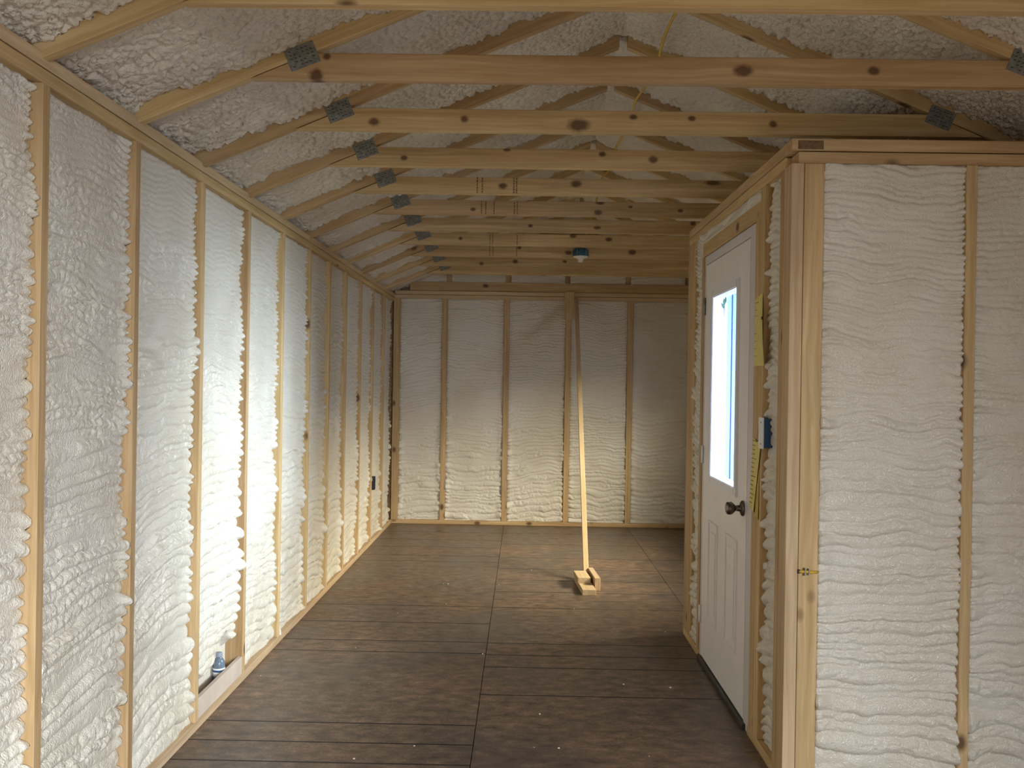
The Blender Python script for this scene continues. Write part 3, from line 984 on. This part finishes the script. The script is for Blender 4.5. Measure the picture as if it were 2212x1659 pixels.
xs_ = XD - 0.0022
p1 = thing('paper_strip', (xs_, 3.66, 1.51), 'yellow paper strip with a small black mark, upper of the two beside the door glass', 'paper strip', 'yellow paper strips by the door')
lf = interp((xs_, 3.727, 1.782), (xs_, 3.733, 1.512), 10)
rt = interp((xs_, 3.612, 1.800), (xs_ - 0.012, 3.532, 1.509), 10, 0.004)
strip(p1, 'sheet', lf, rt, M['yellow'])
boxes('printed_mark', [(xs_ - 0.0118, xs_ - 0.0105, 3.560, 3.584, 1.690, 1.702)], M['ink'], p1)
bmx = bmesh.new()
for i, (z, w_) in enumerate(((1.765, 0.05), (1.735, 0.03), (1.712, 0.06), (1.64, 0.05), (1.61, 0.07), (1.58, 0.04), (1.55, 0.05))):
    bm_box(bmx, xs_ - 0.0026 - 0.0018, xs_ - 0.0010, 3.715 - w_, 3.715, z, z + 0.0018)
link('printed_lines', bm_mesh(bmx, 'printed_lines'), M['faint'], p1)['kind'] = 'stuff'

p2 = thing('paper_strip', (xs_, 3.66, 0.925), 'slanting yellow paper strip with ruled tick lines hanging below the blue switch box', 'paper strip', 'yellow paper strips by the door')
lf = interp((xs_, 3.722, 1.221), (xs_, 3.765, 0.935), 10)
rt = interp((xs_ - 0.004, 3.592, 1.204), (xs_ - 0.004, 3.690, 0.918), 10)
strip(p2, 'sheet', lf, rt, M['yellow'])
strip(p2, 'folded_back', interp((xs_ + 0.0008, 3.690, 1.10), (xs_ + 0.0008, 3.672, 0.905), 6), interp((xs_ + 0.0008, 3.622, 1.10), (xs_ - 0.002, 3.622, 0.900), 6), M['yellow_dark'], 0.0008)
bmx = bmesh.new()
for i in range(15):
    f = (i + 0.7) / 16
    z = 1.221 - 0.29 * f
    ya = 3.722 + 0.043 * f
    wl = 0.045 if i % 4 else 0.075
    bm_box(bmx, xs_ - 0.0042, xs_ - 0.0008, ya - wl, ya - 0.006, z, z + 0.0022)
bm_box(bmx, xs_ - 0.0052, xs_ - 0.0008, 3.645, 3.672, 1.207, 1.214)
link('tick_marks', bm_mesh(bmx, 'tick_marks'), M['faint'], p2)['kind'] = 'stuff'

# ------------------------------------------------------------------ cable stub stapled to the corner studs
cs = thing('cable_stub', (1.015, YN, 0.775), 'short yellow cable end with staple on the tall corner studs', 'cable')
tube('cable', [(0.986, YN - 0.004, 0.776), (1.010, YN - 0.006, 0.775), (1.035, YN - 0.004, 0.773), (1.058, YN + 0.010, 0.772)], 0.0058, M['cable'], cs)
boxes('staple', [(1.004, 1.008, YN - 0.014, YN + 0.0, 0.762, 0.788), (1.018, 1.020, YN - 0.013, YN, 0.764, 0.786)], M['galv'], cs)
boxes('cut_end', [(0.982, 0.988, YN - 0.009, YN - 0.0006, 0.769, 0.783)], M['ink'], cs)

# ------------------------------------------------------------------ yellow cable under the roof
cp = []
for i in range(60):
    y = 3.62 + i * (7.24 - 3.62) / 59
    cp.append((0.592 - 0.012 * math.sin(i * 0.4) - 0.0015 * i * 0.4, y, 2.925 - 0.012 * math.sin(math.pi * (((y - TY[2]) / 0.6096) % 1.0)) + 0.0002 * i))
cp += [(0.55, 7.27, 2.86), (0.50, 7.285, 2.70), (0.46, 7.285, 2.58), (0.445, 7.27, 2.51), (0.44, 7.25, 2.494)]
tag(tube('power_cable', cp, 0.0062, M['cable']), 'yellow power cable running under the rafters near the ridge', 'cable')

# ------------------------------------------------------------------ lamp holder on its blue octagon box
lh = thing('lamp_holder', (0.435, 7.24, 2.387), 'white porcelain lamp holder under a blue ceiling box', 'lamp')
lathe('ceiling_box', [(0.064, 0.0), (0.064, 0.036), (0.056, 0.058), (0.050, 0.060)], (0.435, 7.236, 2.434), (0, 0, 1), M['teal'], lh, 8)
for dx in (-0.03, 0.006, 0.04):
    boxes('box_rib', [(0.435 + dx - 0.0022, 0.435 + dx + 0.0022, 7.176, 7.182, 2.436, 2.482)], M['galv'], lh)
lathe('porcelain_base', [(0.018, 0.0), (0.021, 0.010), (0.022, 0.022), (0.040, 0.034), (0.058, 0.040), (0.060, 0.046)], (0.435, 7.236, 2.387), (0, 0, 1), M['porcelain'], lh, 28)

# ------------------------------------------------------------------ outlet box buried in the left wall foam
ob = thing('outlet_box', (XL - 0.01, 8.02, 0.46), 'slim dark outlet box in the foam of the left wall near the far corner', 'electrical box')
boxes('box_rim', [(XL - 0.06, XL + 0.004, 7.990, 7.996, 0.463, 0.579), (XL - 0.06, XL + 0.004, 8.050, 8.056, 0.463, 0.579),
                  (XL - 0.06, XL + 0.004, 7.996, 8.050, 0.463, 0.469), (XL - 0.06, XL + 0.004, 7.996, 8.050, 0.573, 0.579)], M['dark'], ob)
boxes('box_back', [(XL - 0.06, XL - 0.052, 7.996, 8.050, 0.469, 0.573)], M['dark'], ob)

# ------------------------------------------------------------------ bottle in the hollow behind the blocking board
bt = thing('water_bottle', (XL - 0.052, 4.095, 0.0385), 'small plastic water bottle standing in the wall hollow behind the low board', 'bottle')
bl = (XL - 0.052, 4.095, 0.0385)
lathe('bottle_body', [(0.020, 0.0), (0.025, 0.004), (0.0265, 0.012), (0.0265, 0.070), (0.0265, 0.098), (0.025, 0.112), (0.017, 0.126), (0.0125, 0.131), (0.0125, 0.136)], bl, (0, 0, 1), M['bottle'], bt, 24)
lab = lathe('bottle_label', [(0.0272, 0.050), (0.0272, 0.086)], bl, (0, 0, 1), M['white'], bt, 24)
lathe('label_band', [(0.0276, 0.070), (0.0276, 0.079)], bl, (0, 0, 1), M['blue'], lab, 24)
lathe('bottle_cap', [(0.0145, 0.134), (0.0150, 0.137), (0.0150, 0.150), (0.0135, 0.153)], bl, (0, 0, 1), plain('cap_grey', (0.24, 0.27, 0.32), 0.4), bt, 20)

# ------------------------------------------------------------------ pole leaning on the back wall, its foot between wood blocks
pp = thing('wooden_pole', (0.477, 6.55, 0), 'long square wooden pole with a foot of blocks leaning on the back wall', 'pole')
P0, P1 = Vector((0.474, 6.62, 0.052)), Vector((0.511, YB - 0.022, 2.262))
A = (P1 - P0).normalized()
B = Vector((1, 0, 0))
B = (B - A * B.dot(A)).normalized()
ln_ = (P1 - P0).length
prism('shaft', [(0, -0.019), (ln_, -0.019), (ln_, 0.019), (0, 0.019)], P0, A, B, -0.019, 0.019, M['pine_clear'], pp)
ang = math.radians(4)


def block(name, cx, cy, z0, sx, sy, sz, rot):
    R = Matrix.Translation((cx, cy, z0)) @ Matrix.Rotation(rot, 4, 'Z')
    bm = bmesh.new()
    # grain along local X: turn the block so its long side is X
    bm_box(bm, -sy / 2, sy / 2, -sx / 2, sx / 2, 0, sz)
    bmesh.ops.bevel(bm, geom=list(bm.edges), offset=0.0015, segments=1, affect='EDGES')
    return link(name, bm_mesh(bm, name), M['pine_clear'], pp, R @ Matrix.Rotation(math.pi / 2, 4, 'Z'))


block('base_block', 0.449, 6.385, 0.0, 0.092, 0.46, 0.038, ang)
block('upper_block', 0.435, 6.475, 0.0385, 0.090, 0.24, 0.038, ang)
block('side_block', 0.519, 6.47, 0.0, 0.038, 0.36, 0.089, ang)

# ------------------------------------------------------------------ crumbs of foam on the floor
bmx = bmesh.new()
rr = random.Random(3)
spots = [(-0.192, 4.786), (-0.873, 4.849), (-0.541, 6.413), (-0.509, 6.415), (0.498, 4.344), (0.714, 4.311), (-0.405, 3.563), (0.505, 3.512), (0.72, 3.30), (-1.24, 4.365)]
spots += [(rr.uniform(-1.25, 0.85), rr.uniform(3.3, 7.5)) for _ in range(14)]
for x, y in spots:
    s = rr.uniform(0.002, 0.0048)
    ret = bmesh.ops.create_icosphere(bmx, subdivisions=1, radius=s)
    for v in ret['verts']:
        v.co = Vector((v.co.x * rr.uniform(0.8, 1.6) + x, v.co.y + y, v.co.z * 0.7 + s * 0.5))
cr = link('foam_crumbs', bm_mesh(bmx, 'foam_crumbs'), M['foam'])
tag(cr, 'small pale crumbs of foam scattered over the brown floor', 'crumbs', kind='stuff')

# ------------------------------------------------------------------ outside: ornament behind the door glass, ground
st = thing('star_motif', (0.986, 4.515, 1.745), 'white pointed star ornament with green leaves behind the door glass', 'motif')  # white star with leaf shapes, set just outside the pane
M['star'] = plain('star_white', (0.88, 0.89, 0.92), 0.4, var=0.02)
bm = bmesh.new()
ring = []
cx, cy, cz = 0.9865, 4.518, 1.800
for i in range(8):
    a = math.pi / 2 + i * math.pi / 4
    r = (0.056 if i % 4 == 0 else 0.0185) if i % 2 == 0 else 0.0085
    ring.append(bm.verts.new((cx + r * math.cos(a), cy, cz + r * math.sin(a))))
f_, b_ = bm.verts.new((cx, cy - 0.010, cz)), bm.verts.new((cx, cy + 0.008, cz))
for i in range(8):
    j = (i + 1) % 8
    bm.faces.new((ring[i], ring[j], f_))
    bm.faces.new((ring[j], ring[i], b_))
link('star', bm_mesh(bm, 'star'), M['star'], st)
for i, (dx, dz, tilt) in enumerate(((-0.004, 0.040, 0.5), (-0.009, 0.022, 0.9), (0.002, 0.050, 0.2))):
    bm = bmesh.new()
    ct, stt = math.cos(tilt + 1.2), math.sin(tilt + 1.2)
    top, bot = [], []
    for a, wv in ((-0.018, 0.0004), (-0.007, 0.0055), (0.004, 0.006), (0.018, 0.0004)):
        for sgn in (-1, 1):
            v0 = (cx + dx + a * ct - sgn * wv * stt, cy, cz + dz + a * stt + sgn * wv * ct)
            top.append(bm.verts.new((v0[0], cy - 0.003 - wv * 0.4, v0[2])))
            bot.append(bm.verts.new((v0[0], cy + 0.001, v0[2])))
    for q in range(3):
        i0 = q * 2
        bm.faces.new((top[i0], top[i0 + 1], top[i0 + 3], top[i0 + 2]))
        bm.faces.new((bot[i0 + 1], bot[i0], bot[i0 + 2], bot[i0 + 3]))
        bm.faces.new((top[i0], top[i0 + 2], bot[i0 + 2], bot[i0]))
        bm.faces.new((top[i0 + 3], top[i0 + 1], bot[i0 + 1], bot[i0 + 3]))
    link('leaf', bm_mesh(bm, 'leaf'), M['leaf'], st)

tag(boxes('porch_ceiling', [(XD + T, XR + T + 0.1, YN + T, 5.25, 2.312, 2.33), (XR + T - 0.02, XR + T, YN, 5.25, 2.33, 2.50)], M['sheathing']), kind='structure')
tag(boxes('porch_deck', [(XD + T + 0.02, XR + 0.15, YN + T + 0.02, 5.205, -0.10, -0.02)], M['deck']), kind='structure')
M['dark_side_ground'] = plain('dark_side_ground', (0.085, 0.10, 0.04), 0.9, var=0.3, scale=6)  # unseen side ground, split off dark to cut light bounced through the window
tag(boxes('ground', [(-14, 18, -14, -1.4, -0.40, -0.30)], M['ground']), kind='structure')
tag(boxes('dark_side_ground', [(-14, 18, -1.4, 22, -0.40, -0.30)], M['dark_side_ground']), kind='structure')
print('FOAM TRIS', FOAM_N[0])
